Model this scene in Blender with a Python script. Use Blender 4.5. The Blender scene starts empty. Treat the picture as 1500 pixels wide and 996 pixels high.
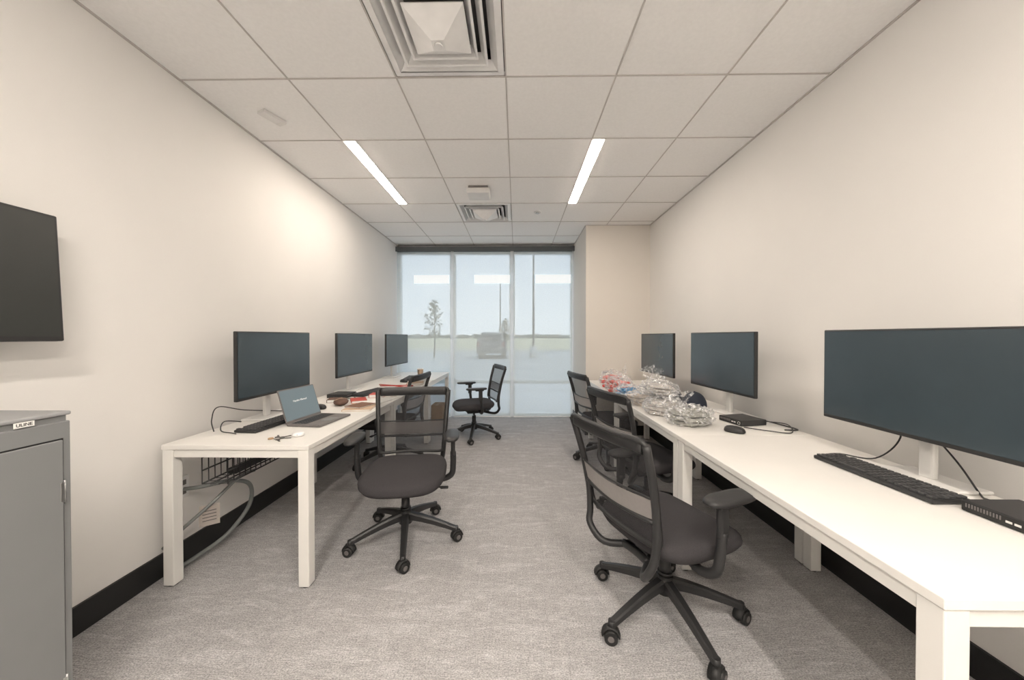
import bpy, bmesh, math, random
from mathutils import Vector, Matrix, noise
random.seed(4)
scene=bpy.context.scene
COL=scene.collection
PI=math.pi
# ------------------------------------------------------------------ materials
def mat(name,col,rough=.5,metal=0.,spec=.5,var=.06,vscale=8.,bump=0.,bscale=200.,emis=None,estr=0.):
    m=bpy.data.materials.new(name); m.use_nodes=True
    nt=m.node_tree; n=nt.nodes; l=nt.links
    p=n['Principled BSDF']
    p.inputs['Roughness'].default_value=rough
    p.inputs['Metallic'].default_value=metal
    p.inputs['Specular IOR Level'].default_value=spec
    tc=n.new('ShaderNodeTexCoord')
    nz=n.new('ShaderNodeTexNoise'); nz.inputs['Scale'].default_value=vscale; nz.inputs['Detail'].default_value=3
    l.new(tc.outputs['Object'],nz.inputs['Vector'])
    cr=n.new('ShaderNodeValToRGB')
    cr.color_ramp.elements[0].position=.3; cr.color_ramp.elements[1].position=.7
    cr.color_ramp.elements[0].color=(*[max(0,c*(1-var)) for c in col],1)
    cr.color_ramp.elements[1].color=(*[min(1,c*(1+var)) for c in col],1)
    l.new(nz.outputs['Fac'],cr.inputs['Fac']); l.new(cr.outputs['Color'],p.inputs['Base Color'])
    if bump>0:
        b=n.new('ShaderNodeBump'); b.inputs['Strength'].default_value=bump; b.inputs['Distance'].default_value=.002
        n2=n.new('ShaderNodeTexNoise'); n2.inputs['Scale'].default_value=bscale; n2.inputs['Detail'].default_value=4
        l.new(tc.outputs['Object'],n2.inputs['Vector']); l.new(n2.outputs['Fac'],b.inputs['Height'])
        l.new(b.outputs['Normal'],p.inputs['Normal'])
    if emis:
        p.inputs['Emission Color'].default_value=(*emis,1); p.inputs['Emission Strength'].default_value=estr
    return m
def see_through(name,col,trans,gloss=0.,rough=.3,tint=(1,1,1)):
    m=bpy.data.materials.new(name); m.use_nodes=True
    nt=m.node_tree; n=nt.nodes; l=nt.links; n.clear()
    out=n.new('ShaderNodeOutputMaterial'); mx=n.new('ShaderNodeMixShader')
    tr=n.new('ShaderNodeBsdfTransparent'); tr.inputs['Color'].default_value=(*tint,1)
    pb=n.new('ShaderNodeBsdfPrincipled'); pb.inputs['Roughness'].default_value=rough; pb.inputs['Specular IOR Level'].default_value=gloss
    tc=n.new('ShaderNodeTexCoord'); wv=n.new('ShaderNodeTexNoise'); wv.inputs['Scale'].default_value=60
    l.new(tc.outputs['Object'],wv.inputs['Vector'])
    mp=n.new('ShaderNodeMapRange'); mp.inputs['To Min'].default_value=1-trans-.05; mp.inputs['To Max'].default_value=1-trans+.05
    l.new(wv.outputs['Fac'],mp.inputs['Value'])
    pb.inputs['Base Color'].default_value=(*col,1)
    l.new(mp.outputs['Result'],mx.inputs['Fac']); l.new(tr.outputs[0],mx.inputs[1]); l.new(pb.outputs[0],mx.inputs[2]); l.new(mx.outputs[0],out.inputs[0])
    return m
M={}
M['wall']=mat('wall_paint',(.80,.782,.758),.75,var=.012,vscale=2,bump=.15,bscale=300,spec=.2)
M['wall2']=mat('wall_paint_end',(.75,.71,.66),.75,var=.012,vscale=2,spec=.2)
M['ceil']=mat('ceiling_tile',(.92,.91,.90),.9,var=.02,vscale=60,bump=.3,bscale=500,spec=.1)
M['grid']=mat('ceiling_grid',(.54,.51,.49),.6)
M['base']=mat('baseboard_rubber',(.014,.014,.014),.45)
M['white']=mat('white_laminate',(.83,.81,.775),.38,var=.01)
M['whitem']=mat('white_metal',(.83,.815,.78),.4,var=.01)
M['blk']=mat('black_plastic',(.023,.023,.024),.42)
M['blk2']=mat('black_rubber',(.014,.014,.014),.6)
M['fab']=mat('dark_fabric',(.052,.049,.052),.9,var=.15,vscale=300,bump=.5,bscale=900,spec=.2)
M['lumb']=mat('mid_grey_plastic',(.16,.148,.145),.55)
M['lumbar']=see_through('lumbar_grey',(.36,.335,.325),.25,.4,.5)
M['mesh']=see_through('chair_mesh',(.035,.035,.038),.44,.2,.6)
M['metal']=mat('brushed_metal',(.55,.55,.55),.3,metal=1)
M['silver']=mat('silver_plastic',(.72,.71,.69),.35)
M['device']=mat('device_plastic',(.72,.71,.70),.4)
M['screen']=mat('monitor_screen',(.040,.058,.070),.24,spec=.8,var=.03)
M['cab']=mat('grey_steel',(.215,.22,.225),.5,var=.02)
M['cabtop']=mat('light_grey_steel',(.30,.305,.31),.5,var=.02)
M['paper']=mat('white_paper',(.85,.85,.82),.7)
M['strip']=mat('lit_white_film',(.85,.85,.85),.7,emis=(.85,.95,1),estr=.55)  # emission imitates lights reflected in the window; not a lamp
M['ink']=mat('black_ink',(.01,.01,.01),.6)
M['whtp']=mat('white_plastic',(.86,.855,.85),.4)
M['alu']=mat('window_aluminium',(.84,.85,.85),.4,var=.01)
M['val']=mat('shade_cassette_grey',(.10,.11,.115),.5)
M['kraft']=mat('cardboard',(.42,.28,.16),.85,bump=.2)
M['conduit']=mat('grey_conduit',(.17,.18,.175),.4)
M['dark']=mat('duct_grey',(.12,.12,.12),.8)
M['led']=mat('led_diffuser',(.9,.85,.75),.5,emis=(1.,.875,.75),estr=54)
M['led2']=mat('led_diffuser_rear',(.9,.85,.75),.5,emis=(1.,.91,.81),estr=190)  # added fill behind the camera, stronger than the visible strips
def carpet():
    m=bpy.data.materials.new('carpet'); m.use_nodes=True; nt=m.node_tree; n=nt.nodes; l=nt.links; p=n['Principled BSDF']
    p.inputs['Roughness'].default_value=.95; p.inputs['Specular IOR Level'].default_value=.1
    tc=n.new('ShaderNodeTexCoord')
    def nz(sc,scale,det,rough=.6,dist=0.):
        mp=n.new('ShaderNodeMapping'); mp.inputs['Scale'].default_value=sc
        l.new(tc.outputs['Object'],mp.inputs['Vector'])
        t=n.new('ShaderNodeTexNoise'); t.inputs['Scale'].default_value=scale; t.inputs['Detail'].default_value=det; t.inputs['Roughness'].default_value=rough; t.inputs['Distortion'].default_value=dist
        l.new(mp.outputs['Vector'],t.inputs['Vector']); return t
    a=nz((1.8,7.5,1),2.2,9,.78,.8); b=nz((1,1.8,1),140,3,.7); c=nz((8,75,1),2.6,4,.7); d=nz((60,3,1),1.5,3)
    r1=n.new('ShaderNodeValToRGB'); e=r1.color_ramp.elements; e[0].position=.48; e[0].color=(.425,.415,.41,1); e[1].position=.68; e[1].color=(.565,.56,.56,1)
    l.new(a.outputs['Fac'],r1.inputs['Fac'])
    def ramp(src,p0,v0,p1,v1):
        r=n.new('ShaderNodeValToRGB'); e=r.color_ramp.elements; e[0].position=p0; e[0].color=(v0,v0,v0*1.01,1); e[1].position=p1; e[1].color=(v1,v1,v1,1); l.new(src.outputs['Fac'],r.inputs['Fac']); return r.outputs[0]
    def mul(x,y):
        mm=n.new('ShaderNodeMix'); mm.data_type='RGBA'; mm.blend_type='MULTIPLY'; mm.inputs[0].default_value=1
        l.new(x,mm.inputs[6]); l.new(y,mm.inputs[7]); return mm.outputs[2]
    l.new(mul(mul(mul(r1.outputs[0],ramp(b,.35,.55,.65,1.30)),ramp(c,.35,.80,.65,1.15)),ramp(d,.35,.95,.65,1.04)),p.inputs['Base Color'])
    bp=n.new('ShaderNodeBump'); bp.inputs['Strength'].default_value=.4; bp.inputs['Distance'].default_value=.003
    l.new(b.outputs['Fac'],bp.inputs['Height']); l.new(bp.outputs[0],p.inputs['Normal'])
    return m
M['carpet']=carpet()
# ------------------------------------------------------------------ mesh builder
def smooth_path(pts,sub=6,closed=False):
    P=[Vector(p) for p in pts]; n=len(P); out=[]
    rng=n if closed else n-1
    for i in range(rng):
        if closed: p0,p1,p2,p3=P[(i-1)%n],P[i],P[(i+1)%n],P[(i+2)%n]
        else: p0,p1,p2,p3=P[max(i-1,0)],P[i],P[i+1],P[min(i+2,n-1)]
        for k in range(sub):
            t=k/sub
            out.append(.5*((2*p1)+(p2-p0)*t+(2*p0-5*p1+4*p2-p3)*t*t+(3*p1-p0-3*p2+p3)*t**3))
    if not closed: out.append(P[-1])
    return out
class MB:
    def __init__(s): s.bm=bmesh.new()
    def merge(s,tb,mi=0,smooth=False,X=None):
        if X is not None: tb.transform(X)
        for f in tb.faces:
            f.material_index=mi
            if smooth is not None: f.smooth=smooth
        me=bpy.data.meshes.new('tmp'); tb.to_mesh(me); tb.free(); s.bm.from_mesh(me); bpy.data.meshes.remove(me); return s
    def box(s,c,size,bev=0.,mi=0,rot=None,seg=2,smooth=False):
        t=bmesh.new(); bmesh.ops.create_cube(t,size=1); t.transform(Matrix.Diagonal((*size,1)))
        if bev>0: bmesh.ops.bevel(t,geom=t.edges[:],offset=min(bev,min(size)*.49),segments=seg,profile=.5,affect='EDGES')
        X=Matrix.Translation(c)
        if rot is not None: X=X@rot
        return s.merge(t,mi,smooth,X)
    def cyl(s,p0,p1,r0,r1=None,seg=24,mi=0):
        if r1 is None: r1=r0
        p0=Vector(p0); p1=Vector(p1); d=p1-p0
        t=bmesh.new(); bmesh.ops.create_cone(t,cap_ends=True,segments=seg,radius1=r0,radius2=r1,depth=d.length)
        X=Matrix.Translation((p0+p1)/2)@d.to_track_quat('Z','Y').to_matrix().to_4x4()
        t.transform(X)
        for f in t.faces: f.smooth=len(f.verts)==4
        return s.merge(t,mi,None)
    def tube(s,pts,r,seg=10,closed=False,mi=0,sub=6,flat=(1,1),raw=False,up=None):
        P=[Vector(p) for p in pts] if raw else smooth_path(pts,sub,closed)
        n=len(P); t=bmesh.new(); rings=[]
        def tan(i):
            if closed: return (P[(i+1)%n]-P[(i-1)%n]).normalized()
            return (P[min(i+1,n-1)]-P[max(i-1,0)]).normalized()
        T=tan(0); u=Vector(up) if up else (Vector((0,0,1)) if abs(T.z)<.9 else Vector((1,0,0)))
        N=(u-T*u.dot(T)).normalized()
        for i in range(n):
            T=tan(i)
            if up:
                u=Vector(up); 
                if abs(u.dot(T))<.98: N=(u-T*u.dot(T)).normalized()
                else: N=(N-T*N.dot(T)).normalized()
            else: N=(N-T*N.dot(T)).normalized()
            B=T.cross(N)
            rr=r if not isinstance(r,(list,tuple)) else r[0]+(r[1]-r[0])*i/max(1,n-1)
            rings.append([t.verts.new(P[i]+N*(math.cos(a)*rr*flat[0])+B*(math.sin(a)*rr*flat[1])) for a in [2*PI*k/seg for k in range(seg)]])
        for i in range(n if closed else n-1):
            a=rings[i]; b=rings[(i+1)%n]
            for k in range(seg): t.faces.new((a[k],a[(k+1)%seg],b[(k+1)%seg],b[k]))
        if not closed:
            t.faces.new(rings[0][::-1]); t.faces.new(rings[-1])
        bmesh.ops.recalc_face_normals(t,faces=t.faces)
        return s.merge(t,mi,True)
    def loft(s,rings,mi=0,smooth=True,cap=True,closed=False,X=None):
        t=bmesh.new(); R=[[t.verts.new(p) for p in r] for r in rings]; m=len(R[0])
        for i in range(len(R)-1+(1 if closed else 0)):
            a=R[i]; b=R[(i+1)%len(R)]
            for k in range(m): t.faces.new((a[k],a[(k+1)%m],b[(k+1)%m],b[k]))
        if cap and not closed:
            t.faces.new(R[0][::-1]); t.faces.new(R[-1])
        bmesh.ops.recalc_face_normals(t,faces=t.faces)
        return s.merge(t,mi,smooth,X)
    def sheet(s,nx,ny,f,thick=0.,mi=0,smooth=True):
        t=bmesh.new(); V=[[t.verts.new(f(i/nx,j/ny)) for i in range(nx+1)] for j in range(ny+1)]
        for j in range(ny):
            for i in range(nx): t.faces.new((V[j][i],V[j][i+1],V[j+1][i+1],V[j+1][i]))
        if thick: bmesh.ops.solidify(t,geom=t.faces[:],thickness=thick)
        return s.merge(t,mi,smooth)
    def ball(s,c,size,mi=0,sub=3,disp=None,X=None,smooth=True):
        t=bmesh.new(); bmesh.ops.create_icosphere(t,subdivisions=sub,radius=1)
        for v in t.verts:
            co=v.co.copy()
            k=disp(co) if disp else 1
            v.co=Vector((co.x*size[0]*k,co.y*size[1]*k,co.z*size[2]*k))
        Y=Matrix.Translation(c)
        if X is not None: Y=Y@X
        return s.merge(t,mi,smooth,Y)
    def mesh(s,name,mats):
        me=bpy.data.meshes.new(name); s.bm.to_mesh(me); s.bm.free()
        for k in mats: me.materials.append(M[k] if isinstance(k,str) else k)
        return me
def sq(n,a,b,k=32):
    out=[]
    for i in range(k):
        t=2*PI*i/k; c,s_=math.cos(t),math.sin(t)
        out.append((a*math.copysign(abs(c)**(2/n),c),b*math.copysign(abs(s_)**(2/n),s_)))
    return out
def thing(name,loc,rz,parts,label,cat,group=None,tilt=None):
    e=bpy.data.objects.new(name,None); e.empty_display_size=.1; COL.objects.link(e)
    e.location=loc; e.rotation_euler=(0,0,rz)
    if tilt: e.rotation_euler=(tilt[0],tilt[1],rz)
    e['label']=label; e['category']=cat
    if group: e['group']=group
    made=[]
    for p in parts:
        o=bpy.data.objects.new(p[0],p[1]); COL.objects.link(o)
        par=p[2] if len(p)>2 else None
        o.parent=e if par is None else made[par]
        if len(p)>3 and p[3] is not None: o.matrix_local=p[3]
        if len(p)>4 and p[4]: o['label']=p[4]
        if len(p)>5 and p[5]: o['kind']=p[5]
        made.append(o)
    return e
def single(name,me,loc,rz,label,cat,group=None,kind=None):
    o=bpy.data.objects.new(name,me); COL.objects.link(o); o.location=loc; o.rotation_euler=(0,0,rz)
    o['label']=label; o['category']=cat
    if group: o['group']=group
    if kind: o['kind']=kind
    return o
def struct(name,me,label):
    o=bpy.data.objects.new(name,me); COL.objects.link(o); o['kind']='structure'; o['label']=label; o['category']=name.split('_')[0]; return o
def text_mesh(txt,size,m,ext=.0005):
    c=bpy.data.curves.new('txt','FONT'); c.body=txt; c.size=size; c.extrude=ext; c.align_x='CENTER'; c.align_y='CENTER'
    o=bpy.data.objects.new('txt',c); COL.objects.link(o)
    bpy.context.view_layer.update()
    me=bpy.data.meshes.new_from_object(o.evaluated_get(bpy.context.evaluated_depsgraph_get()))
    bpy.data.objects.remove(o); bpy.data.curves.remove(c)
    me.materials.clear(); me.materials.append(M[m]); return me
T=Matrix.Translation
RX=lambda a: Matrix.Rotation(a,4,'X')
RY=lambda a: Matrix.Rotation(a,4,'Y')
RZ=lambda a: Matrix.Rotation(a,4,'Z')
# ------------------------------------------------------------------ room
XL,XR,YB,YF,H=-1.894,1.723,-1.8,5.56,2.722
BX,BY=.897,4.53
def sbox(name,lo,hi,m,label):
    b=MB(); c=[(lo[i]+hi[i])/2 for i in range(3)]; s=[hi[i]-lo[i] for i in range(3)]
    b.box(c,s); return struct(name,b.mesh(name,[m]),label)
sbox('floor',(XL,YB,-.1),(XR,YF,0),'carpet','grey beige patterned carpet floor')
sbox('wall_left',(XL-.12,YB,-.1),(XL,YF+.1,2.9),'wall','smooth off-white painted side wall')
sbox('wall_right',(XR,YB,-.1),(XR+.12,YF+.1,2.9),'wall','smooth off-white painted side wall')
sbox('wall_back',(XL-.12,YB-.12,-.1),(XR+.12,YB,2.9),'wall','off-white painted wall behind the room')
sbox('wall_bumpout',(BX,BY,-.1),(XR,YF+.1,2.9),'wall2','beige painted boxed-out wall beside the window')
sbox('baseboard_left',(XL,YB,0),(XL+.012,YF-.06,.125),'base','black rubber baseboard')
sbox('baseboard_right',(XR-.012,YB,0),(XR,BY,.125),'base','black rubber baseboard')
sbox('baseboard_bumpout',(BX,BY-.012,0),(XR-.012,BY,.125),'base','black rubber baseboard')
sbox('baseboard_return',(BX-.012,BY-.012,0),(BX,YF-.06,.125),'base','black rubber baseboard')
# ceiling tiles
S=.6096
cols=[XL]+[-.061+S*k for k in range(-2,3)]+[XR]
rows=[YB]+[1.943+S*k for k in range(-6,6)]+[YF+.1]
rows=[r for r in rows if r>=YB]
diffcells=[(-.061-S/2,1.943-S/2),(-.061-S/2,1.943+S*3.5)]
b=MB(); g=MB()
for i in range(len(cols)-1):
    for j in range(len(rows)-1):
        cx=(cols[i]+cols[i+1])/2; cy=(rows[j]+rows[j+1])/2
        if any(abs(cx-d[0])<.1 and abs(cy-d[1])<.1 for d in diffcells): continue
        w=cols[i+1]-cols[i]; h=rows[j+1]-rows[j]
        b.box((cx,cy,H+.01),(w-.004,h-.004,.02))
b.box(((XL+XR)/2,(YB+YF)/2,3.05),(XR-XL+.2,YF-YB+.3,.05))
struct('ceiling',b.mesh('ceiling',['ceil']),'off-white acoustic tile drop ceiling')
for x in cols[1:-1]: g.box((x,(YB+YF+.1)/2,H+.001),(.008,YF+.1-YB,.009))
for y in rows[1:-1]: g.box(((XL+XR)/2,y,H+.0005),(XR-XL,.008,.009))
struct('trim_1',g.mesh('ceiling_grid',['grid']),'slim metal ceiling grid between tiles')
g=MB()
g.box((XL+.005,(YB+YF)/2,H-.003),(.010,YF-YB,.010)); g.box((XR-.005,(YB+BY)/2,H-.003),(.010,BY-YB,.010))
g.box(((BX+XR)/2,BY-.005,H-.003),(XR-BX,.010,.010)); g.box((BX-.005,(BY+YF)/2,H-.003),(.010,YF-BY,.010))
struct('trim_2',g.mesh('ceiling_edge',['grid']),'metal edge trim where ceiling meets wall')
# visible ceiling LED strips, plus an added unseen rear pair for fill
for (x0,y0,lm) in [(-1.28,2.553,'led'),(.549,2.553,'led'),(-.67,-1.105,'led2'),(.549,-1.105,'led2')]:
    f=MB(); f.box((0,0,-.004),(.100,2*S,.006),.001); fm=f.mesh('light_frame',['whtp'])
    d=MB(); d.box((0,0,-.008),(.078,2*S-.02,.004)); dm=d.mesh('light_diffuser',[lm])
    thing('ceiling_light',(x0+.0485,y0+S,H),0,[('fixture_frame',fm),('light_diffuser',dm)],'long slim glowing warm white recessed ceiling light','ceiling light','linear ceiling lights')
# diffusers
def diffuser():
    b=MB(); h=S/2-.008
    def r(o,z): return [(-o,-o,z),(o,-o,z),(o,o,z),(-o,o,z)]
    def ring(o0,z0,o1,z1,th=.004):
        b.loft([r(o0,z0),r(o1,z1),r(o1-.004,z1+.004),r(o0-.004,z0+.004)],smooth=False,closed=True)
    ring(h,0,h-.032,-.006)
    for k,o in enumerate([h-.032,h-.080,h-.128]): ring(o,-.006 if k==0 else -.014,o-.032,.030)
    for o in [h-.080,h-.128]: ring(o,-.014,o-.010,-.014)
    frame=b.mesh('diffuser_louvers',['whtp'])
    c=MB()
    c.loft([r(.134,-.004),r(.136,-.010),r(.030,-.080),r(.026,-.080)],smooth=False)
    c.cyl((0,0,-.080),(0,0,-.088),.020,.018)
    cone=c.mesh('diffuser_cone',['whtp'])
    d=MB(); d.box((0,0,.15),(2*h+.01,2*h+.01,.01)); 
    for sx in (-1,1):
        d.box((sx*(h+.004),0,.09),(.006,2*h+.01,.13)); d.box((0,sx*(h+.004),.09),(2*h+.01,.006,.13))
    duct=d.mesh('duct_box',['dark'])
    return frame,cone,duct
fr,co_,du=diffuser()
for c in diffcells:
    thing('air_diffuser',(c[0],c[1],H),0,[('louver_frame',fr),('center_cone',co_),('duct_box',du)],'square white metal stepped air vent in the ceiling','air vent','ceiling air vents')
# ceiling devices
b=MB(); b.box((0,0,-.010),(.19,.19,.020),.006); b1=b.mesh('p',['lumb'])
b=MB(); b.box((0,0,-.046),(.22,.2,.052),.012,smooth=False,seg=3); b2=b.mesh('p',['device'])
thing('wireless_access_point',(-.37,3.42,H),.0,[('mounting_plate',b1),('housing',b2)],'white square wireless access point on the ceiling','access point')
b=MB(); b.box((0,0,-.011),(.15,.07,.022),.006,seg=3); b1=b.mesh('p',['device'])
b=MB(); b.box((.055,0,-.015),(.03,.055,.018),.004); b2=b.mesh('p',['silver'])
thing('ceiling_sensor',(-1.6,2.27,H),1.2,[('housing',b1),('lens',b2)],'small white rectangular sensor on a ceiling tile','sensor')
b=MB(); b.cyl((0,0,0),(0,0,-.012),.045,.04); b1=b.mesh('p',['device'])
b=MB(); b.cyl((0,0,-.012),(0,0,-.02),.025,.022); b2=b.mesh('p',['metal'])
thing('fire_sprinkler',(.24,4.05,H+.003),0,[('cover_plate',b1),('sprinkler_head',b2)],'small round white concealed ceiling sprinkler','sprinkler')
# ------------------------------------------------------------------ window
glass=see_through('window_glass',(.7,.8,.8),.94,.5,.05)
M['glass']=glass
wx=[XL,-1.02,-.073,BX]
for k in range(3):
    x0,x1=wx[k],wx[k+1]; b=MB(); yc=YF+.02; t=.05
    b.box((x0+.022,yc,1.32),(.044,.1,2.64),.004)
    b.box((x1-.022,yc,1.32),(.044,.1,2.64),.004)
    b.box(((x0+x1)/2,yc,.03),(x1-x0-.088,.1,.06),.003)
    b.box(((x0+x1)/2,yc,.56),(x1-x0-.088,.1,.06),.003)
    b.box(((x0+x1)/2,yc,2.62),(x1-x0-.088,.1,.06),.003)
    b.box(((x0+x1)/2,yc+.01,1.32),(x1-x0-.09,.008,2.58),0,1)
    struct('window_%d'%(k+1),b.mesh('window',['alu','glass']),'tall window pane with pale aluminium frame')
sbox('wall_front',(XL-.12,YF-.03,2.62),(BX,YF+.1,2.9),'wall','wall strip above the window')
sbox('trim_3',(XL-.1,YF+.07,-.1),(BX+.1,YF+.2,.0),'alu','window sill curb')
shade=see_through('shade_fabric',(.80,.88,.90),.38,.1,.9,(.97,1.0,1.0))
M['shade']=shade
sx=[(-1.885,-1.045),(-.995,-.10),(-.05,.865)]
for a,c in sx:
    w=c-a
    b=MB(); b.sheet(24,30,lambda u,v:(-w/2+u*w,.002*math.sin(v*9),.03+v*2.58),0,0); m1=b.mesh('p',['shade'])
    b=MB(); b.box((0,0,.02),(w,.014,.022),.004); m2=b.mesh('p',['alu'])
    b=MB(); b.cyl((-w/2,.02,2.64),(w/2,.02,2.64),.027); m3=b.mesh('p',['val'])
    thing('roller_shade',((a+c)/2,YF-.09,0),0,[('shade_fabric',m1),('hem_bar',m2),('roller_tube',m3)],'lowered translucent mesh roller shade over window','window shade','window roller shades')
    
b=MB(); b.box((0,0,0),(BX-XL,.01,.072),.002); b.box((0,.05,.036),(BX-XL,.1,.006)); 
single('shade_cassette',b.mesh('p',['val']),((BX+XL)/2,YF-.135,2.645),0,'long dark grey cover above the roller shades','shade cover')
for a,c in [(-1.618,-1.06),(-.669,-.11),(.291,.845)]:  # thin sheets painting light reflections onto the window, no real film
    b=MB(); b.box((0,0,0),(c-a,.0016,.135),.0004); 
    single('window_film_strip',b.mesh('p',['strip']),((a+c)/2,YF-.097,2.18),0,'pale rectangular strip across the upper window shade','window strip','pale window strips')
# ------------------------------------------------------------------ outside
M['asph']=mat('asphalt',(.50,.50,.48),.9,var=.08,vscale=1.5)
M['conc']=mat('concrete',(.66,.65,.63),.9,var=.05)
M['grass']=mat('dry_grass',(.60,.55,.36),.95,var=.2,vscale=.1)
M['gravel']=mat('gravel_bed',(.68,.67,.65),.95,var=.4,vscale=14)
M['tree']=mat('treeline',(.36,.40,.38),.95,var=.3,vscale=.3)
M['bark']=mat('bark',(.10,.08,.07),.9); M['leaf']=mat('leaf',(.10,.12,.07),.8,var=.3)
M['carp']=mat('car_paint',(.16,.17,.175),.4,var=.02); M['glassd']=mat('car_glass',(.06,.07,.08),.2); M['red']=mat('tail_lamp',(.35,.05,.05),.3)
def gnd(name,lo,hi,z,m,label,cat):
    b=MB(); b.box(((lo[0]+hi[0])/2,(lo[1]+hi[1])/2,z-.05),(hi[0]-lo[0],hi[1]-lo[1],.1)); o=struct(name,b.mesh(name,[m]),label); o['category']=cat
gnd('ground_field',(-400,34,0),(400,700,0),-.12,'grass','flat dry grass field beyond the parking lot','field')
gnd('ground_gravel_bed',(-60,5.76,0),(60,9,0),-.12,'gravel','gravel planting bed outside the window','ground')
gnd('ground_sidewalk',(-60,9,0),(60,11,0),-.10,'conc','pale concrete sidewalk','sidewalk')
gnd('ground_parking_lot',(-60,11,0),(60,34,0),-.15,'asph','grey asphalt parking lot','parking lot')
for k in range(9):
    b=MB(); b.box((0,0,0),(.1,5,.01)); single('parking_stripe',b.mesh('p',['paper']),(-11.45+k*2.8,26,-.144),0,'painted white parking stripe on the asphalt','parking stripe','parking stripes')
b=MB(); b.box((0,0,0),(90,.25,.14),.02); single('curb',b.mesh('p',['conc']),(0,33.8,-.08),0,'long concrete curb at the edge of the parking lot','curb')
b=MB()
b.sheet(160,3,lambda u,v:(-220+440*u,290+noise.noise(Vector((u*40,v,0)))*6,-.3+v*(3.2+2.0*noise.noise(Vector((u*60,0,5)))+1.2*noise.noise(Vector((u*200,0,9))))),1.5,0)
single('tree_line',b.mesh('p',['tree']),(0,0,0),0,'distant hazy line of trees on the horizon','trees',kind='stuff')
def lamp_post(x,y,h):
    b=MB(); b.cyl((0,0,-.15),(0,0,.6),.28,.26); m0=b.mesh('p',['conc'])
    b=MB(); b.cyl((0,0,.55),(0,0,h),.085,.05); m1=b.mesh('p',['lumb'])
    b=MB(); b.cyl((0,0,h-.15),(.5,0,h-.05),.04); b.box((.75,0,h-.04),(.6,.3,.1),.03); m2=b.mesh('p',['val'])
    thing('parking_lot_lamp',(x,y,0),0,[('concrete_base',m0),('pole',m1),('lamp_head',m2)],'tall slim lamp post on a round concrete base','street lamp','parking lot lamps')
lamp_post(1.15,24,9); lamp_post(-1.8,38,7.6)
def tree(x,y,h,seed):
    rnd=random.Random(seed); b=MB(); L=MB()
    b.tube([(0,0,-.15),(.03,0,h*.4),(0,.02,h*.95)],[.06,.015],8)
    for i in range(24):
        z=h*(.28+.64*i/24); a=i*2.4; r=math.sin(min(1,(i+4)/12)*PI/2)*(1-i/27)*h*.25*rnd.uniform(.6,1.3)
        e=Vector((math.cos(a)*r,math.sin(a)*r,z+r*.7)); b.tube([(0,0,z),(e.x*.5,e.y*.5,z+r*.35),e],[.02,.006],5,sub=3)
        for k in range(12):
            t=rnd.uniform(.35,1.1); p=Vector((e.x*t,e.y*t,z+r*.7*t))+Vector([rnd.gauss(0,.10) for _ in range(3)])
            L.box(p,(.11,.005,.08),0,0,Matrix.Rotation(rnd.uniform(0,6),4,Vector((rnd.random(),rnd.random(),rnd.random()))))
    thing('young_tree',(x,y,0),0,[('trunk',b.mesh('p',['bark'])),('leaves',L.mesh('p',['leaf']),None,None,None,'stuff')],'slender young tree with sparse leaves','tree','young trees')
tree(-5.7,24,4.0,1); tree(-1.0,30,2.9,2)
def car(x,y):
    b=MB(); prof=[(-2.3,.35),(-2.33,.55),(-2.3,.95),(-2.2,1.05),(-1.95,1.62),(-1.6,1.72),(.1,1.70),(.75,1.12),(1.9,1.0),(2.25,.8),(2.3,.35)]
    W=.92
    def ring(xx,up,z0=0.): return [(xx*(up if z>1.1 else 1),yy,z-(z0 if z>1.5 else 0)) for yy,z in prof]
    b.loft([ring(-W*.97,.74,.10),ring(-W,.80,.05),ring(-W*.6,.9,0),ring(W*.6,.9,0),ring(W,.80,.05),ring(W*.97,.74,.10)],smooth=False); m0=b.mesh('p',['carp'])
    b=MB(); b.box((0,-2.09,1.36),(1.15,.03,.36),.01,0,RX(-.42)); m1=b.mesh('p',['glassd'])
    b=MB(); b.cyl((-.02,0,0),(.2,0,0),.35); b.cyl((-.03,0,0),(-.0,0,0),.2,mi=1); m2=b.mesh('p',['blk2','metal'])
    b=MB(); b.box((0,0,0),(.14,.05,.28),.01); m3=b.mesh('p',['red'])
    b=MB(); b.box((0,-2.335,.72),(.36,.02,.13),.005); m4=b.mesh('p',['lumb'])
    thing('car',(x,y,-.15),0,[('car_body',m0),('rear_window',m1)]+[('wheel',m2,None,T((sx_*.75+(-.1),yy,.35))) for sx_ in (-1,1) for yy in (-1.4,1.4)]+[('tail_light',m3,None,T((sx_*.80,-2.3,.93))) for sx_ in (-1,1)]+[('licence_plate',m4)],'dark parked sport utility car seen from behind','car')
car(-1.65,24.5)
# ------------------------------------------------------------------ desks
def desk_parts(L,W=.755,h=.73):
    lt=.054
    b=MB(); b.box((0,0,h-.0125),(W,L-.003,.025),.0025); top=b.mesh('desk_top',['white'])
    b=MB()
    for s_ in (-1,1):
        b.box((s_*(W/2-.03),0,h-.046),(.04,L-2*lt-.008,.04),.002)
        b.box((0,s_*(L/2-.03),h-.046),(W-2*lt-.008,.04,.04),.002)
    fr=b.mesh('desk_frame',['whitem'])
    b=MB(); b.box((0,0,(h-.026)/2+.004),(lt,lt,h-.034),.003); b.cyl((0,0,0),(0,0,.006),.02,mi=1); leg=b.mesh('desk_leg',['whitem','blk'])
    return [('tabletop',top),('support_frame',fr)]+[('leg',leg,None,T((sx_*(W/2-lt/2-.003),sy*(L/2-lt/2-.004),0))) for sx_ in (-1,1) for sy in (-1,1)]
DL=1.22
dp=desk_parts(DL)
for k in range(3):
    thing('desk',(-1.428,1.735+DL*(k+.5),0),0,dp,'white rectangular office desk with square legs against wall','desk','white office desks')
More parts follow.
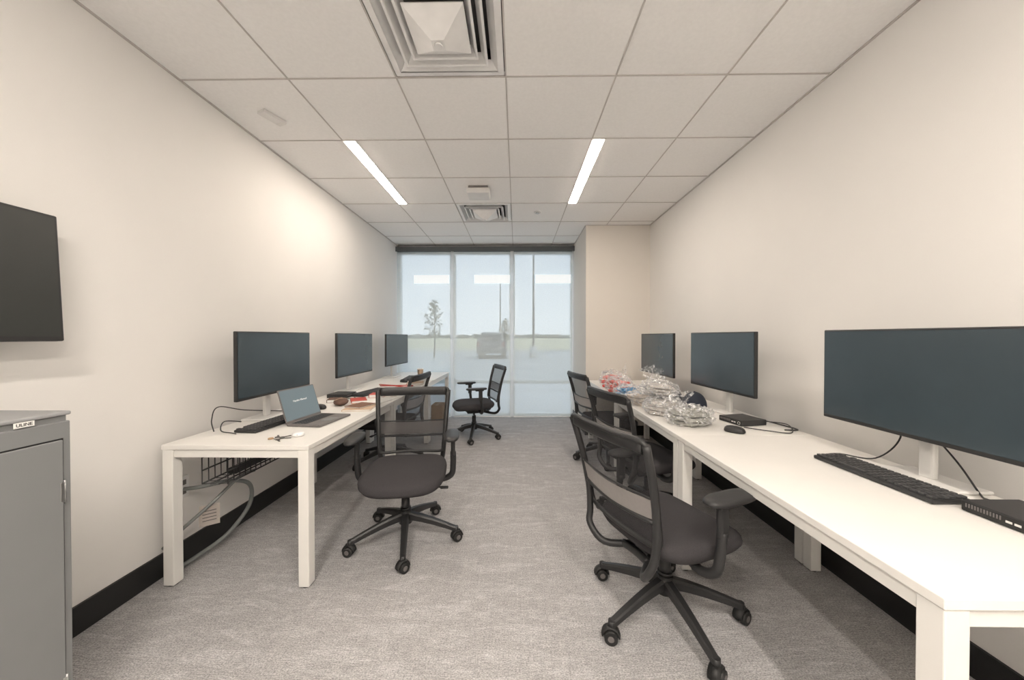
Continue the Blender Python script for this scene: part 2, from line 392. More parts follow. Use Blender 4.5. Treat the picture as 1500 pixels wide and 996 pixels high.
for k in range(3):
    thing('desk',(1.275,.735+DL*(k+.5),0),0,dp,'white rectangular office desk with square legs against wall','desk','white office desks')
DZ=.7305
# ------------------------------------------------------------------ chair
def chair_parts():
    P=[]; dz=-.035
    # star base
    b=MB(); b.cyl((0,0,.105),(0,0,.185),.042,.034); 
    for k in range(5):
        a=2*PI*k/5; d=Vector((math.cos(a),math.sin(a),0)); n=Vector((-d.y,d.x,0))
        rings=[]
        for t in [0,.25,.5,.75,1.0]:
            r=.03+.295*t; z=.150-.075*t**1.3; w=.023-.008*t; h=.022-.009*t
            c=d*r+Vector((0,0,z)); rings.append([c+n*(w*cx)+Vector((0,0,h*cz)) for cx,cz in [(-1,-1),(1,-1),(1,.5),(.6,1),(-.6,1),(-1,.5)]])
        b.loft(rings,smooth=False); e=d*.323; b.cyl(e+Vector((0,0,.052)),e+Vector((0,0,.088)),.017,.015,12)
    P.append(('star_base',b.mesh('star_base',['blk'])))
    # caster
    b=MB()
    for s_ in (-1,1):
        b.cyl((s_*.008,0,.029),(s_*.027,0,.029),.029,.027,20); b.cyl((s_*.027,0,.029),(s_*.029,0,.029),.014,.012,12,1)
    b.box((0,.004,.043),(.018,.05,.03),.008); b.cyl((0,-.015,.04),(0,-.015,.066),.008,seg=10)
    ring=[(math.cos(t)*.034,math.sin(t)*.034) for t in [PI*i/10 for i in range(11)]]
    b.tube([(0,y_,.029+z_) for y_,z_ in ring],.006,6,raw=True,flat=(1,3.4),up=(0,0,1))
    cast=b.mesh('caster',['blk2','lumb'])
    for k in range(5):
        a=2*PI*k/5; P.append(('caster',cast,0,T((math.cos(a)*.328,math.sin(a)*.328,0))@RZ(a*2.3+.6)))
    b=MB(); b.cyl((0,0,.17),(0,0,.27),.027,.025); b.cyl((0,0,.26),(0,0,.345),.015); b.cyl((0,0,.185),(0,0,.20),.032)
    P.append(('gas_lift',b.mesh('gas_lift',['blk'])))
    b=MB(); b.box((0,.02,.375+dz),(.16,.24,.05),.015); b.box((0,-.02,.405+dz),(.30,.22,.014),.004)
    b.tube([(.07,-.03,.375+dz),(.16,-.035,.372+dz),(.235,-.05,.368+dz)],.006,8); b.box((.245,-.052,.368+dz),(.05,.028,.012),.005)
    b.tube([(-.07,.03,.375+dz),(-.18,.03,.37+dz)],.006,8); b.box((-.2,.03,.37+dz),(.04,.028,.014),.005)
    P.append(('tilt_mechanism',b.mesh('tilt_mechanism',['blk'])))
    # seat
    def sz(x,y,z):
        f=max(0,(-y-.10)/.15); return dz+z-.03*f*f-.006*max(0,1-(x/.2)**2)*(1 if z>.46 else 0)+.01*max(0,(y-.1)/.13)
    rings=[]
    for sc,z in [(.55,.416),(.86,.418),(.95,.428),(.995,.447),(1.0,.462),(.985,.477),(.95,.487),(.85,.493),(.6,.495),(.3,.494),(.02,.494)]:
        rings.append([(x*sc,y*sc-.012,sz(x*sc,y*sc,z)) for x,y in sq(3.6,.255,.25,48)])
    b=MB(); b.loft(rings); P.append(('seat',b.mesh('seat',['fab'])))
    # backrest
    z0,z1=.47,.900
    def by(x,z,w):
        t=(z-z0)/(z1-z0); return .240+.105*t+.022*math.sin(t*PI)*-.6+.022*(1-(x/w)**2)
    def hw(t): return .218+.034*t
    def pt(u,t,off=0.):
        w=hw(t); x=u*w; z=z0+(z1-z0)*t; return Vector((x,by(x,z,w+.001)+off,z))
    path=[]
    for u in [-.88,-.45,0,.45,.88]: path.append(pt(u,0))
    for t in [.06,.25,.5,.75,.94]: path.append(pt(1,t))
    for u in [.9,.45,0,-.45,-.9]: path.append(pt(u,1))
    for t in [.94,.75,.5,.25,.06]: path.append(pt(-1,t))
    b=MB(); b.tube(path,.010,8,closed=True,sub=4,flat=(1,1))
    b.tube([pt(u,.955) for u in [-.93,-.5,0,.5,.93]],.026,8,sub=4,up=(0,0,1),flat=(1.2,.4))
    for s_ in (-1,1):
        b.tube([pt(s_,.97),pt(s_,.6,.004),pt(s_,.2,.01),Vector((s_*.214,.262,.44)),Vector((s_*.195,.275,.375)),Vector((s_*.13,.24,.315)),Vector((s_*.05,.13,.325))],.016,10,sub=5,flat=(1,1))
    b.tube([Vector((-.08,.17,.322)),Vector((0,.16,.32)),Vector((.08,.17,.322))],.018,8)
    P.append(('backrest',b.mesh('backrest_frame',['blk'])))
    bi=len(P)-1
    b=MB(); b.sheet(16,20,lambda u,v: pt((u*2-1)*.985,.01+v*.97)); P.append(('mesh_panel',b.mesh('mesh_panel',['mesh']),bi,None,'see-through black mesh fabric'))
    def lum(u,v):
        U=(u*2-1)*.95; t=.26+.19*v+.03*abs(U)**2; return pt(U,t,.022-.008*abs(U))
    b=MB(); b.sheet(18,4,lum,0); P.append(('lumbar_support',b.mesh('lumbar_support',['lumbar']),bi,None,'grey lumbar band'))
    b=MB(); b.tube([pt(u,.235+.02*abs(u),.014) for u in [-.97,-.5,0,.5,.97]],.009,8,sub=4); b.tube([pt(u,.465+.02*abs(u),.014) for u in [-.97,-.5,0,.5,.97]],.005,8,sub=4); P.append(('cross_bar',b.mesh('cross_bar',['blk']),bi))
    # arms
    dz=-.025
    for s_ in (-1,1):
        b=MB(); b.tube([(s_*.12,.03,.37),(s_*.22,.04,.35),(s_*.285,.035,.38),(s_*.297,.025,.45),(s_*.297,.015,.535)],.017,10,sub=5,flat=(1.15,1.0))
        b.box((s_*.297,.013,.60+dz),(.026,.048,.13),.01); b.box((s_*.295,.0,.662+dz),(.05,.1,.016),.006)
        P.append(('armrest',b.mesh('armrest',['blk']))); ai=len(P)-1
        rr=[]
        for sc,z in [(.3,.670),(.92,.670),(1,.676),(1,.685),(.93,.692),(.6,.694),(.05,.694)]:
            rr.append([(x*sc+s_*.293,y*sc-.035+.0,z+dz) for x,y in sq(2.8,.045,.128,28)])
        b=MB(); b.loft(rr); P.append(('arm_pad',b.mesh('arm_pad',['blk']),ai))
    return P
cp=chair_parts()
def chair(x,y,phi,base,label):
    e=thing('office_chair',(x,y,0),math.radians(phi+90),cp,label,'chair','black mesh office chairs')
    sb=[c for c in e.children if c.name.startswith('star_base')][0]
    sb.rotation_euler=(0,0,math.radians(base-phi-90))
chair(-.705,2.19,-82,-75,'black mesh-back office chair on casters facing away from window')
chair(.685,1.61,22,-80,'black mesh-back office chair turned toward the desk edge')
chair(.94,2.50,17,20,'black mesh-back office chair tucked at desk with bagged clothes')
chair(.95,3.64,12,40,'black mesh-back office chair tucked at the farther desk')
chair(-.545,4.42,200,-90,'black mesh-back office chair standing alone near the window')
chair(-1.30,3.52,174,10,'black mesh-back office chair pushed under the desk')
# ------------------------------------------------------------------ monitors
def monitor_parts():
    w,h=.715,.415; zc=.373
    b=MB(); b.box((0,-.075,zc),(w,.022,h),.004); b.box((0,-.052,zc-.02),(w*.55,.03,h*.55),.012); body=b.mesh('monitor_housing',['blk'])
    b=MB(); b.box((0,-.0868,zc+.004),(w-.014,.0015,h-.024)); scr=b.mesh('monitor_screen',['screen'])
    b=MB(); b.box((0,0.0,.21),(.05,.026,.40),.008); b.box((0,-.022,.37),(.09,.03,.09),.008); pole=b.mesh('monitor_pole',['silver'])
    b=MB(); b.box((0,-.0,.006),(.25,.165,.012),.005); base=b.mesh('monitor_base',['silver'])
    return [('monitor_housing',body),('screen',scr,0,None,'dark matte switched-off screen'),('stand_pole',pole,None,None,'silver pole'),('stand_base',base,None,None,'silver flat base')]
mp_=monitor_parts()
def monitor(x,y,phi,label): thing('computer_monitor',(x,y,DZ),math.radians(phi+90),mp_,label,'monitor','desk monitors')
monitor(-1.715,2.36,0,'black wide switched-off monitor on silver stand behind a laptop')
monitor(-1.715,3.52,-2,'black wide switched-off monitor on silver stand, small computer beside')
monitor(-1.71,4.74,-4,'black wide switched-off monitor on silver stand near the window')
monitor(1.57,1.345,180,'black wide switched-off monitor on silver stand over a keyboard')
monitor(1.53,2.52,183,'black wide switched-off monitor on silver stand beside bagged clothes')
monitor(1.50,3.57,183,'black wide switched-off monitor on silver stand near the wall corner')
# keyboard
def keyboard_parts():
    b=MB(); b.box((0,0,.009),(.44,.135,.016),.005); body=b.mesh('keyboard_body',['blk'])
    b=MB()
    for r in range(6):
        y=.052-r*.0205; n=18
        for k in range(n):
            x=-.203+k*.0239
            if r==5 and 4<=k<=8: continue
            if r==0 and k in(1,): continue
            b.box((x,y,.020),(.0185,.0165,.008),.002)
    b.box((-.203+.0239*6,.052-5*.0205,.020),(.112,.0165,.008),.002)
    return [('keyboard_body',body),('key_caps',b.mesh('key_caps',['keycap']),0,None,None,'stuff')]
M['keycap']=mat('keycap_black',(.045,.045,.047),.5)
kp=keyboard_parts()
def keyboard(x,y,rz,label='black full-size computer keyboard on a white desk'): thing('keyboard',(x,y,DZ),math.radians(rz),kp,label,'keyboard','computer keyboards')
keyboard(-1.53,2.17,86); keyboard(-1.42,3.36,80); keyboard(-1.38,4.5,96)
keyboard(1.415,1.37,-88)
# mice
def mouse_parts():
    rr=[]
    for sc,z in [(.9,.001),(1,.006),(1,.014),(.93,.024),(.75,.032),(.45,.036),(.05,.037)]: rr.append([(x*sc,y*sc+.004*(1-sc),z) for x,y in sq(2.4,.031,.054,28)])
    b=MB(); b.loft(rr); m0=b.mesh('mouse_body',['blk'])
    b=MB(); b.cyl((-.004,-.03,.029),(.004,-.03,.029),.008,seg=14); return [('mouse_body',m0),('scroll_wheel',b.mesh('wheel',['lumb']))]
mo=mouse_parts()
for x,y,r in [(1.25,2.01,40),(-1.50,2.62,80),(-1.36,4.17,60)]:
    thing('computer_mouse',(x,y,DZ),math.radians(r),mo,'small black computer mouse on the desk','mouse','computer mice')
# mini computers
def mini_parts():
    b=MB(); b.box((0,0,.018),(.18,.18,.034),.004); m0=b.mesh('case',['blk'])
    b=MB(); b.box((0,-.0905,.018),(.174,.002,.028),.0008)
    for k in range(12): b.box((-.075+k*.007,-.092,.022),(.003,.002,.012),0,1)
    m1=b.mesh('front',['blk2','lumb'])
    b=MB(); b.box((0,0,0),(.013,.0015,.006)); u1=b.mesh('port',['silver'])
    b=MB(); ring=[(.07+math.cos(t)*.009,-.0932,.018+math.sin(t)*.009) for t in [2*PI*i/20 for i in range(20)]]
    b.tube(ring,.0008,6,closed=True,raw=True); m3=b.mesh('emblem',['silver'])
    return [('case',m0),('front_panel',m1),('usb_port',u1,None,T((.02,-.0925,.018))),('round_emblem',m3),('usb_port',u1,None,T((.038,-.0925,.018)))]
mi_=mini_parts()
tm=text_mesh('hp',.013,'silver')
for k,(x,y,r) in enumerate([(1.50,1.03,-90),(1.44,2.24,-78),(-1.60,3.16,88)]):
    e=thing('mini_computer',(x,y,DZ),math.radians(r),mi_+([('emblem_text',tm,3,T((.07,-.0932,.019))@RX(PI/2))] if k==0 else []),'flat black square mini desktop computer on the desk','computer','mini computers')
# laptop
b=MB(); b.box((0,0,.008),(.32,.222,.014),.004); l0=b.mesh('p',['lumb'])
b=MB()
for r in range(5):
    for k in range(14): b.box((-.132+k*.0203,.08-r*.0195,.0155),(.017,.0165,.002),.0005)
l1=b.mesh('p',['blk'])
b=MB(); b.box((0,-.066,.0153),(.1,.062,.0008)); l2=b.mesh('p',['conduit'])
b=MB(); b.box((0,.0,.108),(.32,.006,.214),.003); l3=b.mesh('p',['lumb'])
M['lscreen']=mat('laptop_screen',(.03,.04,.045),.3,emis=(.17,.21,.22),estr=.85)
b=MB(); b.box((0,-.0034,.112),(.306,.0012,.192)); l4=b.mesh('p',['lscreen'])
M['txt']=mat('screen_text_white',(.9,.9,.9),.5,emis=(1,1,1),estr=.2)
l5=text_mesh('Hayden Allwood',.018,'txt',.0002)
lid=T((0,.111,.010))@RX(math.radians(-17))
thing('laptop',(-1.28,2.25,DZ),math.radians(90-6),[('keyboard_deck',l0),('key_caps',l1,0,None,None,'stuff'),('trackpad',l2,0),('lid',l3,None,lid),('screen',l4,3),('screen_text',l5,3,T((0,-.0042,.13))@RX(PI/2))],'open grey laptop with lit screen and small white text','laptop')
# ------------------------------------------------------------------ cabinet & wall screen
cw,cd,ch=.91,.455,1.05
b=MB(); b.box((0,0,(ch-.03)/2),(cw,cd,ch-.03),.003); b.box((0,0,ch-.0275),(cw-.01,cd-.012,.03),.002); c0=b.mesh('p',['cab'])
b=MB(); b.box((0,0,ch-.006),(cw+.004,cd+.004,.012),.004); c1=b.mesh('p',['cabtop'])
b=MB(); b.box((0,-cd/2-.004,.5),(cw/2-.03,.008,.93),.003); c2=b.mesh('p',['cab'])
b=MB(); b.box((0,-cd/2-.001,.5),(cw/2-.022,.002,.938)); c7=b.mesh('p',['ink'])
b=MB(); b.cyl((0,-cd/2-.006,.77),(0,-cd/2-.006,.84),.0028,seg=12); b.box((-.006,-cd/2-.007,.805),(.010,.003,.06),.001); c3=b.mesh('p',['metal'])
b=MB(); b.tube([(0,-cd/2-.008,.5),(0,-cd/2-.045,.52),(0,-cd/2-.045,.6),(0,-cd/2-.008,.62)],.006,8); c4=b.mesh('p',['metal'])
b=MB(); b.box((0,0,0),(.042,.0015,.015),.0004); c5=b.mesh('p',['paper'])
c6=text_mesh('ULINE',.0125,'ink')
thing('storage_cabinet',(-1.393-cd/2,1.065-cw/2,0),PI/2,[('cabinet_body',c0),('cabinet_top',c1,None,None,'lighter grey top'),
 ('door',c2,None,T((cw/4-.008,0,0))),('door',c2,None,T((-cw/4+.008,0,0))),
 ('hinge',c3,2,T((cw/4-.012,0,0)),'bright metal hinge'),('hinge',c3,2,T((cw/4-.012,0,-.6)),'bright metal hinge'),('handle',c4,2,T((-cw/4+.05,0,0))),('handle',c4,3,T((cw/4-.05,0,0))),
 ('name_label',c5,None,T((.352,-cd/2-.0015,1.031)),'white label reading ULINE'),('label_text',c6,8,RX(PI/2)@T((0,0,.001))),
 ('door_gap',c7,None,T((cw/4-.008,0,0))),('door_gap',c7,None,T((-cw/4+.008,0,0)))],'grey steel two-door storage cabinet with white ULINE label','cabinet')
b=MB(); b.box((0,0,0),(.9,.035,.487),.005); t0=b.mesh('p',['blk'])
b=MB(); b.box((0,-.0182,.004),(.88,.001,.457)); M['tv']=mat('tv_screen',(.030,.033,.031),.35); t1=b.mesh('p',['tv'])
b=MB(); b.box((0,.045,0),(.2,.06,.2),.005); t2=b.mesh('p',['blk'])
thing('wall_mounted_screen',(-1.80,1.34-.45,1.505),PI/2,[('screen_housing',t0),('screen',t1,0),('wall_bracket',t2)],'flat black switched-off screen mounted on the wall','screen',tilt=(-.05,0))
# ------------------------------------------------------------------ under-desk basket, conduit, tag
b=MB(); x0,x1,y0,y1,z0_,z1_=-.07,.07,-.42,.42,0,.14
r=.0032
for k in range(22):
    y=y0+(y1-y0)*k/21; b.tube([(x0,y,z1_),(x0,y,z0_),(x1,y,z0_),(x1,y,z1_)],r,5,raw=True)
for x,z in [(x0,z1_),(x0,.07),(x0,0),(-.023,0),(.023,0),(x1,0),(x1,.07),(x1,z1_)]: b.cyl((x,y0,z),(x,y1,z),r*1.4,seg=6)
bk=b.mesh('p',['blk'])
b=MB()
for y in (-.35,.35):
    for x in (x0,x1): b.cyl((x,y,.13),(x,y,.2),.003,seg=6)
    b.box((0,y,.2),(.17,.025,.004))
thing('cable_basket',(-1.62,2.26,.49),0,[('wire_tray',bk),('mounting_bracket',b.mesh('p',['blk']))],'black wire cable basket hung under the white desk','cable basket')
b=MB(); b.box((0,0,0),(.05,.30,.035),.006); b0=b.mesh('p',['blk'])
b=MB(); b.box((0,0,0),(.03,.035,.003),.001); so=b.mesh('p',['lumb'])
thing('power_strip',(-1.62,2.1,.515),0,[('strip_body',b0)]+[('socket',so,None,T((0,-.1+k*.06,.018))) for k in range(4)],'black power strip lying in the cable basket','power strip')
def cable(pts,r,m,label,name='power_cable',cat='cable'):
    c=Vector(pts[0]); b=MB(); b.tube([Vector(p)-c for p in pts],r,8,sub=8); return single(name,b.mesh('p',[m]),c,0,label,cat)
cable([(-1.875,1.93,.42),(-1.80,1.95,.425),(-1.70,2.05,.42),(-1.655,2.13,.36),(-1.68,2.15,.22),(-1.76,2.08,.08),(-1.82,1.93,.03),(-1.85,1.80,.02)],.0115,'conduit','thick grey flexible conduit looping below desk to baseboard')
cable([(-1.865,1.80,.16),(-1.80,1.83,.24),(-1.72,1.93,.34),(-1.66,2.05,.44),(-1.60,2.10,.465)],.009,'conduit','grey cable rising from the floor box to wire basket')
b=MB(); b.box((0,0,0),(.012,.075,.12),.003); o0=b.mesh('p',['whtp'])
b=MB(); b.box((.007,0,0),(.003,.034,.028),.001); o1=b.mesh('p',['lumb'])
thing('wall_outlet',(XL+.0065,1.93,.43),0,[('cover_plate',o0),('socket',o1,None,T((0,0,.026))),('socket',o1,None,T((0,0,-.026)))],'white wall outlet plate under the desk','outlet')
M['tagp']=mat('tag_paper',(.66,.60,.55),.8)
b=MB(); b.sheet(5,6,lambda u,v:(.01*math.sin(v*2.5),u*.09,-.115*v),.0008); tg=b.mesh('p',['tagp'])
b=MB(); 
for k in range(4): b.box((.012,.045,-.03-.018*k),(.001,.06,.004))
thing('paper_tag',(-1.765,1.90,.335),-.9,[('tag_sheet',tg),('printed_lines',b.mesh('p',['lumb']))],'white printed paper tag hanging from the grey conduit','tag')
# desk cables
cable([(-1.70,2.12,.755),(-1.72,2.02,.78),(-1.68,1.95,.745),(-1.6,1.93,.738),(-1.57,1.92,.737)],.003,'blk','thin black cable curling behind keyboard')
cable([(-1.69,2.50,.74),(-1.78,2.25,.80),(-1.78,2.05,.86),(-1.76,1.98,.80),(-1.73,1.96,.737)],.003,'blk','thin black cable curling behind keyboard')
cable([(1.60,1.4,.95),(1.62,1.30,.82),(1.60,1.22,.737),(1.56,1.17,.74),(1.57,1.14,.745)],.003,'blk','thin black cable hanging from the monitor')
cable([(1.60,1.5,.98),(1.60,1.47,.86),(1.58,1.55,.745),(1.5,1.63,.737),(1.42,1.62,.737)],.003,'blk','thin black cable hanging from the monitor')
cable([(1.63,1.14,.737),(1.66,1.1,.80),(1.66,1.0,.84),(1.65,.9,.80)],.0028,'blk','thin black cable looping beside mini computer')
cable([(1.545,2.2,.75),(1.6,2.08,.76),(1.55,1.98,.737),(1.45,2.02,.737),(1.36,2.1,.737)],.003,'blk','thin black cable lying beside mini computer')
cable([(1.55,2.25,.75),(1.62,2.2,.737),(1.64,2.05,.737),(1.55,2.03,.74)],.004,'blk','thin black cable lying beside mini computer')
M['redp']=mat('red_plastic',(.45,.06,.05),.5)
cable([(-1.55,3.9,.74),(-1.35,3.85,.737),(-1.2,3.88,.737),(-1.15,3.8,.737),(-1.3,3.7,.737)],.005,'redp','red cord lying loosely on the desk')
cable([(-1.5,3.80,.74),(-1.3,3.72,.75),(-1.14,3.66,.737),(-1.25,3.62,.737)],.006,'redp','red cord lying loosely on the desk')
cable([(-1.62,3.05,.745),(-1.5,3.03,.737),(-1.42,3.04,.737),(-1.46,3.10,.737)],.003,'blk','thin black cable lying on the desk')
# keys
b=MB(); ring=[(math.cos(t)*.014,math.sin(t)*.014,.0015) for t in [2*PI*i/20 for i in range(20)]]; b.tube(ring,.0012,6,closed=True,raw=True); k0=b.mesh('p',['lumb'])
M['keymetal']=mat('key_metal',(.16,.15,.14),.35,metal=.6)
b=MB(); b.cyl((.026,0,.001),(.026,0,.004),.012,seg=14); b.box((.052,0,.002),(.036,.007,.003),.0004)
for q in range(3): b.box((.046+.009*q,-.004,.002),(.004,.004,.002))
k1=b.mesh('p',['keymetal'])
b=MB(); b.cyl((-.03,0,.0),(-.03,0,.006),.013,seg=18); k2=b.mesh('p',['kraft'])
thing('key_ring',(-1.29,1.85,DZ),.2,[('split_ring',k0),('key',k1),('key',k1,None,RZ(.8)),('key',k1,None,RZ(-1.0)),('key',k1,None,RZ(1.9)),('key_fob',k2,None,None,'round tan fob')],'small bunch of metal keys with a fob on the desk','keys')
# earbud case
rr=[]
for sc,z in [(.7,.0),(.95,.004),(1,.011),(.95,.018),(.7,.022),(.05,.0225)]: rr.append([(x*sc,y*sc,z) for x,y in sq(2.6,.030,.023,28)])
b=MB(); b.loft(rr); e0=b.mesh('p',['whtp']); b=MB(); b.cyl((0,-.0228,.013),(0,-.0242,.013),.002,seg=10)
thing('earbud_case',(-1.205,1.90,DZ),.3,[('case_shell',e0),('status_light',b.mesh('p',['lumb']))],'small glossy white rounded earbud case on the desk','earbud case')
# notebooks / papers
M['brown']=mat('brown_leather',(.20,.10,.06),.6,bump=.2); M['orange']=mat('orange_cover',(.50,.07,.05),.5); M['tan']=mat('tan_paper',(.55,.40,.28),.7); M['dbrown']=mat('dark_brown_leather',(.12,.065,.045),.7,bump=.3)
def book(x,y,z,w,d,h,rz,cov,label,cat='notebook',name='notebook'):
    b=MB(); b.box((0,0,h/2),(w-.006,d-.006,h-.004)); pg=b.mesh('p',['paper'])
    b=MB(); b.box((0,0,.001),(w,d,.002),.0005); b.box((0,0,h-.001),(w,d,.002),.0005); b.box((-w/2,0,h/2),(.003,d,h),.001); cv=b.mesh('p',[cov])
    thing(name,(x,y,z),rz,[('page_block',pg),('cover',cv)],label,cat)
book(-1.20,2.66,DZ,.20,.25,.012,.15,'tan','tan covered notebook lying on the desk')
book(-1.21,2.68,DZ+.0122,.14,.18,.010,-.3,'brown','brown leather notebook stacked on a tan notebook')
book(-1.17,2.96,DZ,.16,.24,.006,-.2,'paper','white printed papers lying on the desk','papers','paper_stack')
book(-1.34,2.93,DZ,.12,.17,.02,.5,'orange','red covered notebook on the desk')
book(-1.27,3.16,DZ,.12,.13,.03,.1,'orange','red covered notebook on the desk')
book(-1.15,3.24,DZ,.05,.12,.012,.3,'tan','narrow tan packet lying on the desk','packet','packet')
book(-1.54,2.92,DZ,.10,.12,.025,.3,'dbrown','dark brown small box packet on the desk','packet','packet')
book(-1.20,3.45,DZ,.17,.22,.004,.3,'paper','white printed papers lying on the desk','papers','paper_stack')
book(-1.15,4.32,DZ,.18,.22,.005,-.5,'paper','white printed papers lying on the desk','papers','paper_stack')
book(-1.18,4.04,DZ,.18,.22,.02,.2,'tan','stack of tan papers on the desk','papers','paper_stack')
# caps
def cap_parts(m):
    b=MB(); rr=[]
    for i in range(9):
        a=PI/2*i/8; sc=math.cos(a)*1.0+.001; rr.append([(x*sc,y*sc,.012+.105*math.sin(a)**1.0) for x,y in sq(2.1,.088,.098,32)])
    b.loft([[(x*.96,y*.96,.0) for x,y in sq(2.1,.088,.098,32)]]+rr); b.cyl((0,0,.114),(0,0,.121),.008,.006,10); c=b.mesh('p',[m])
    b=MB(); b.sheet(12,6,lambda u,v:((u-.5)*.165*(1-.25*v*v),-.075-(.085*v)*(1-(2*u-1)**2*.55)-.0,.028-.02*abs(2*u-1)**2-.004*v),.003); br=b.mesh('p',[m])
    return [('cap_crown',c),('cap_brim',br)]
M['navy']=mat('navy_cotton',(.02,.026,.042),.85,bump=.3); 
cpn=cap_parts('navy')
thing('baseball_cap',(1.39,2.74,DZ+.001),-.5,cpn,'dark navy baseball cap on the desk beside clothes bags','cap','baseball caps')
thing('baseball_cap',(1.33,3.02,DZ+.001),2.2,cpn,'dark navy baseball cap on the desk beside clothes bags','cap','baseball caps')
# leather pouch
b=MB(); b.ball((0,0,.027),(.055,.07,.028),0,3,lambda c:1+.10*noise.noise(c*2)); p0=b.mesh('p',['dbrown'])
b=MB(); b.tube([(-.045,-.03,.045),(0,-.0,.056),(.045,.03,.045)],.002,6); p1=b.mesh('p',['tan'])
thing('leather_pouch',(-1.41,2.77,DZ),.4,[('pouch_body',p0),('zipper',p1)],'small rounded brown leather pouch on the desk','pouch')
# cup
b=MB(); pr=[(.03,.0),(.034,.002),(.041,.10),(.043,.102),(.040,.102),(.032,.006)]
b.loft([[(math.cos(t)*r_,math.sin(t)*r_,z) for t in [2*PI*i/24 for i in range(24)]] for r_,z in pr]); q0=b.mesh('p',['tan'])
b=MB(); b.loft([[(math.cos(t)*r_,math.sin(t)*r_,z) for t in [2*PI*i/24 for i in range(24)]] for r_,z in [(.044,.1),(.045,.108),(.038,.112),(.005,.112)]]); q1=b.mesh('p',['whtp'])
thing('coffee_cup',(-1.33,4.78,DZ),0,[('cup_body',q0),('cup_lid',q1)],'tan paper coffee cup with lid on the desk','cup')
# bags of clothing
def plastic_mat():
    m=bpy.data.materials.new('clear_plastic'); m.use_nodes=True; nt=m.node_tree; n=nt.nodes; l=nt.links; n.clear()
    out=n.new('ShaderNodeOutputMaterial'); mx=n.new('ShaderNodeMixShader'); mx2=n.new('ShaderNodeMixShader')
    tr=n.new('ShaderNodeBsdfTransparent'); tr.inputs[0].default_value=(.985,.985,.985,1)
    gl=n.new('ShaderNodeBsdfGlossy'); gl.inputs['Roughness'].default_value=.06; gl.inputs['Color'].default_value=(1,1,1,1)
    df=n.new('ShaderNodeBsdfDiffuse'); df.inputs['Color'].default_value=(.93,.94,.96,1)
    mx2.inputs[0].default_value=.42; l.new(gl.outputs[0],mx2.inputs[1]); l.new(df.outputs[0],mx2.inputs[2])
    tc=n.new('ShaderNodeTexCoord'); nz=n.new('ShaderNodeTexNoise'); nz.inputs['Scale'].default_value=11; nz.inputs['Detail'].default_value=5; nz.inputs['Distortion'].default_value=5
    l.new(tc.outputs['Object'],nz.inputs['Vector']); mp=n.new('ShaderNodeMapRange'); mp.inputs['From Min'].default_value=.50; mp.inputs['From Max'].default_value=.60; mp.inputs['To Min'].default_value=.07; mp.inputs['To Max'].default_value=.72
    l.new(nz.outputs['Fac'],mp.inputs['Value']); l.new(mp.outputs[0],mx.inputs[0])
    l.new(tr.outputs[0],mx.inputs[1]); l.new(mx2.outputs[0],mx.inputs[2]); l.new(mx.outputs[0],out.inputs[0])
    bp=n.new('ShaderNodeBump'); bp.inputs['Strength'].default_value=1.; bp.inputs['Distance'].default_value=.03; l.new(nz.outputs['Fac'],bp.inputs['Height']); l.new(bp.outputs[0],gl.inputs['Normal'])
    return m
M['plastic']=plastic_mat()
colors={'cream':(.56,.53,.50),'olive':(.33,.33,.30),'coral':(.66,.07,.05),'teal':(.02,.20,.42),'grey':(.16,.165,.18),'beige':(.42,.36,.31),'navy':(.02,.025,.05)}
for k,c in colors.items(): M['cloth_'+k]=mat('cloth_'+k,c,.9,bump=.3,var=.12,vscale=20)
def bag(x,y,z,sx_,sy_,sz_,rz,col,seed,label,tilt=(0,0)):
    o=Vector((seed*3.1,seed*1.7,0))
    def d2(c):
        q=1+.14*noise.noise(c*1.8+o)
        q+=.24*(1-abs(noise.noise(c*2.8+o))*2.4)*.6-.07
        q+=.24*(.5-abs(noise.noise(c*5.0+o)))*1.3-.04
        q+=.08*noise.noise(c*14+o); return q
    b=MB(); 
    for q in range(3):
        b.box((.01*math.sin(seed*2+q),.012*math.cos(seed+q*3),sz_*(.25+.5*q)),(sx_*1.3,sy_*1.3,sz_*.40),sz_*.19,0,RZ(.16*math.sin(seed+q*2)),seg=3,smooth=True)
    bmesh.ops.subdivide_edges(b.bm,edges=b.bm.edges[:],cuts=2,use_grid_fill=True)
    for v in b.bm.verts:
        k=noise.noise(v.co*9+o)*.020+noise.noise(v.co*24+o)*.009; v.co+=Vector((k,k*.6,k*.5)); v.co.z=max(.002,v.co.z)
    g=b.mesh('p',['cloth_'+col])
    b=MB(); b.ball((0,0,sz_*1.0),(sx_*.98,sy_*.98,sz_*1.12),0,5,d2,smooth=False)
    a=seed*1.3; dx,dy=math.cos(a),math.sin(a)
    rr=[]
    for t,r_ in [(0,.06),(.3,.03),(.5,.016),(.7,.05),(1,.085)]:
        c=Vector((dx*(sx_*.65+t*.07),dy*(sy_*.65+t*.07),sz_*1.5+.07*t)); n=Vector((-dy,dx,0))
        rr.append([c+n*(math.cos(w)*r_*(1+.3*math.sin(5*w)))+Vector((0,0,math.sin(w)*r_*.6*(1+.3*math.cos(7*w)))) for w in [2*PI*i/24 for i in range(24)]])
    b.loft(rr,cap=False,smooth=False)
    for v in b.bm.verts: v.co.z=max(v.co.z,.001)
    p=b.mesh('p',['plastic'])
    thing('clothing_bag',(x,y,z),rz,[('folded_garment',g),('plastic_bag',p,None,None,'crinkled clear plastic')],label,'bag','bagged clothing pile',tilt=tilt)
bag(1.09,2.20,DZ,.145,.125,.055,.3,'olive',1,'clear plastic bag of olive folded clothes on the desk')
bag(1.04,2.50,DZ,.14,.13,.055,.9,'cream',2,'clear plastic bag of cream folded clothes on the desk')
bag(1.19,2.82,DZ,.10,.11,.055,.1,'grey',3,'clear plastic bag of dark grey folded clothes on desk')
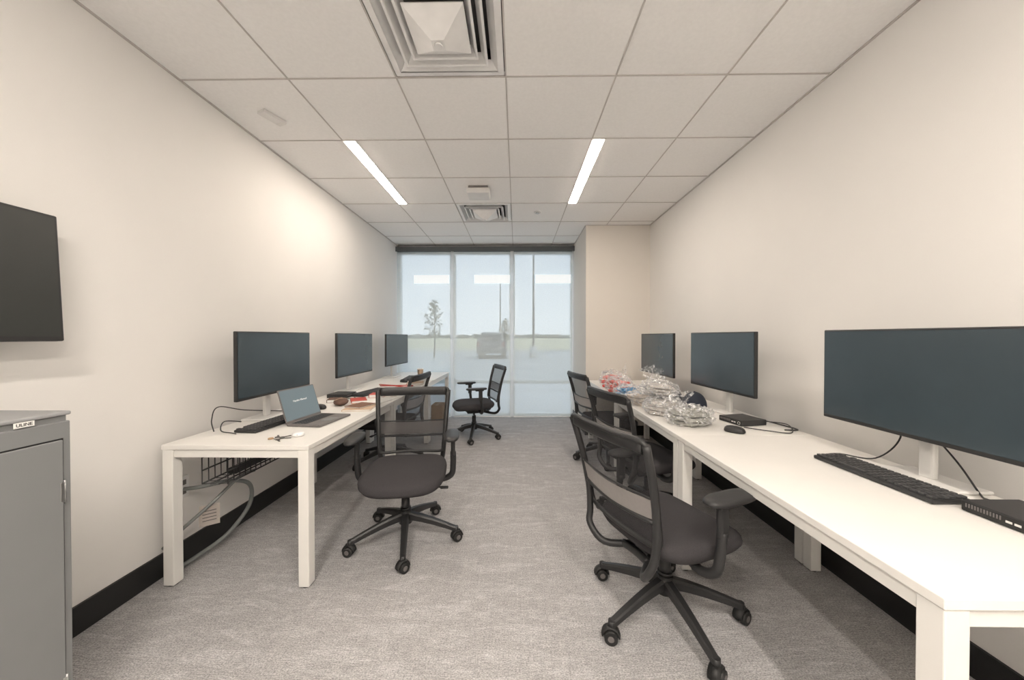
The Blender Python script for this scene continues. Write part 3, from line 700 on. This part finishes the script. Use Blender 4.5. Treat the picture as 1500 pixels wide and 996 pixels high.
bag(.99,2.82,DZ,.11,.13,.055,.5,'beige',4,'clear plastic bag of beige folded clothes on the desk')
bag(1.08,2.66,DZ+.12,.14,.13,.045,1.4,'cream',5,'clear plastic bag of cream clothes on top of pile',(.06,-.05))
bag(1.00,3.14,DZ,.12,.13,.055,.2,'teal',6,'clear plastic bag of teal folded clothes on the desk')
bag(1.02,3.46,DZ,.13,.13,.075,.8,'coral',7,'clear plastic bag of coral red folded clothes on desk')
bag(1.03,3.80,DZ,.13,.12,.085,.8,'coral',9,'clear plastic bag of coral red folded clothes on desk')
bag(1.26,3.34,DZ,.09,.10,.05,.2,'navy',10,'clear plastic bag of navy folded clothes on the desk')
# cardboard box under far desk
b=MB(); b.box((0,0,.14),(.16,.26,.28),.003); x0_=b.mesh('p',['kraft'])
b=MB(); b.box((-.041,0,.282),(.08,.26,.004),.001); b.box((.041,0,.282),(.08,.26,.004),.001); x1_=b.mesh('p',['kraft'])
b=MB(); b.box((0,0,.285),(.04,.27,.0015)); x2_=b.mesh('p',['tan'])
thing('cardboard_box',(-1.16,5.14,0),0,[('box_body',x0_),('box_flap',x1_),('packing_tape',x2_)],'brown cardboard box on the carpet under the desk','box')
# ------------------------------------------------------------------ world, camera
w=bpy.data.worlds.new('sky'); scene.world=w; w.use_nodes=True; nt=w.node_tree; n=nt.nodes; l=nt.links
bg=n['Background']; tc=n.new('ShaderNodeTexCoord'); sp=n.new('ShaderNodeSeparateXYZ'); cr=n.new('ShaderNodeValToRGB')
l.new(tc.outputs['Generated'],sp.inputs[0]); l.new(sp.outputs['Z'],cr.inputs['Fac']); l.new(cr.outputs['Color'],bg.inputs['Color'])
e=cr.color_ramp.elements; e[0].position=0; e[0].color=(.80,.90,1,1); e[1].position=.6; e[1].color=(.66,.81,1,1)
bg.inputs['Strength'].default_value=1.65
cam=bpy.data.cameras.new('camera'); co=bpy.data.objects.new('camera',cam); COL.objects.link(co)
cam.sensor_width=36; cam.lens=36*510/1500; cam.clip_start=.02; cam.clip_end=2000
co.location=(0,0,1.28); co.rotation_euler=(PI/2-5/510,0,.0137)
scene.camera=co
scene.view_settings.view_transform='Standard'
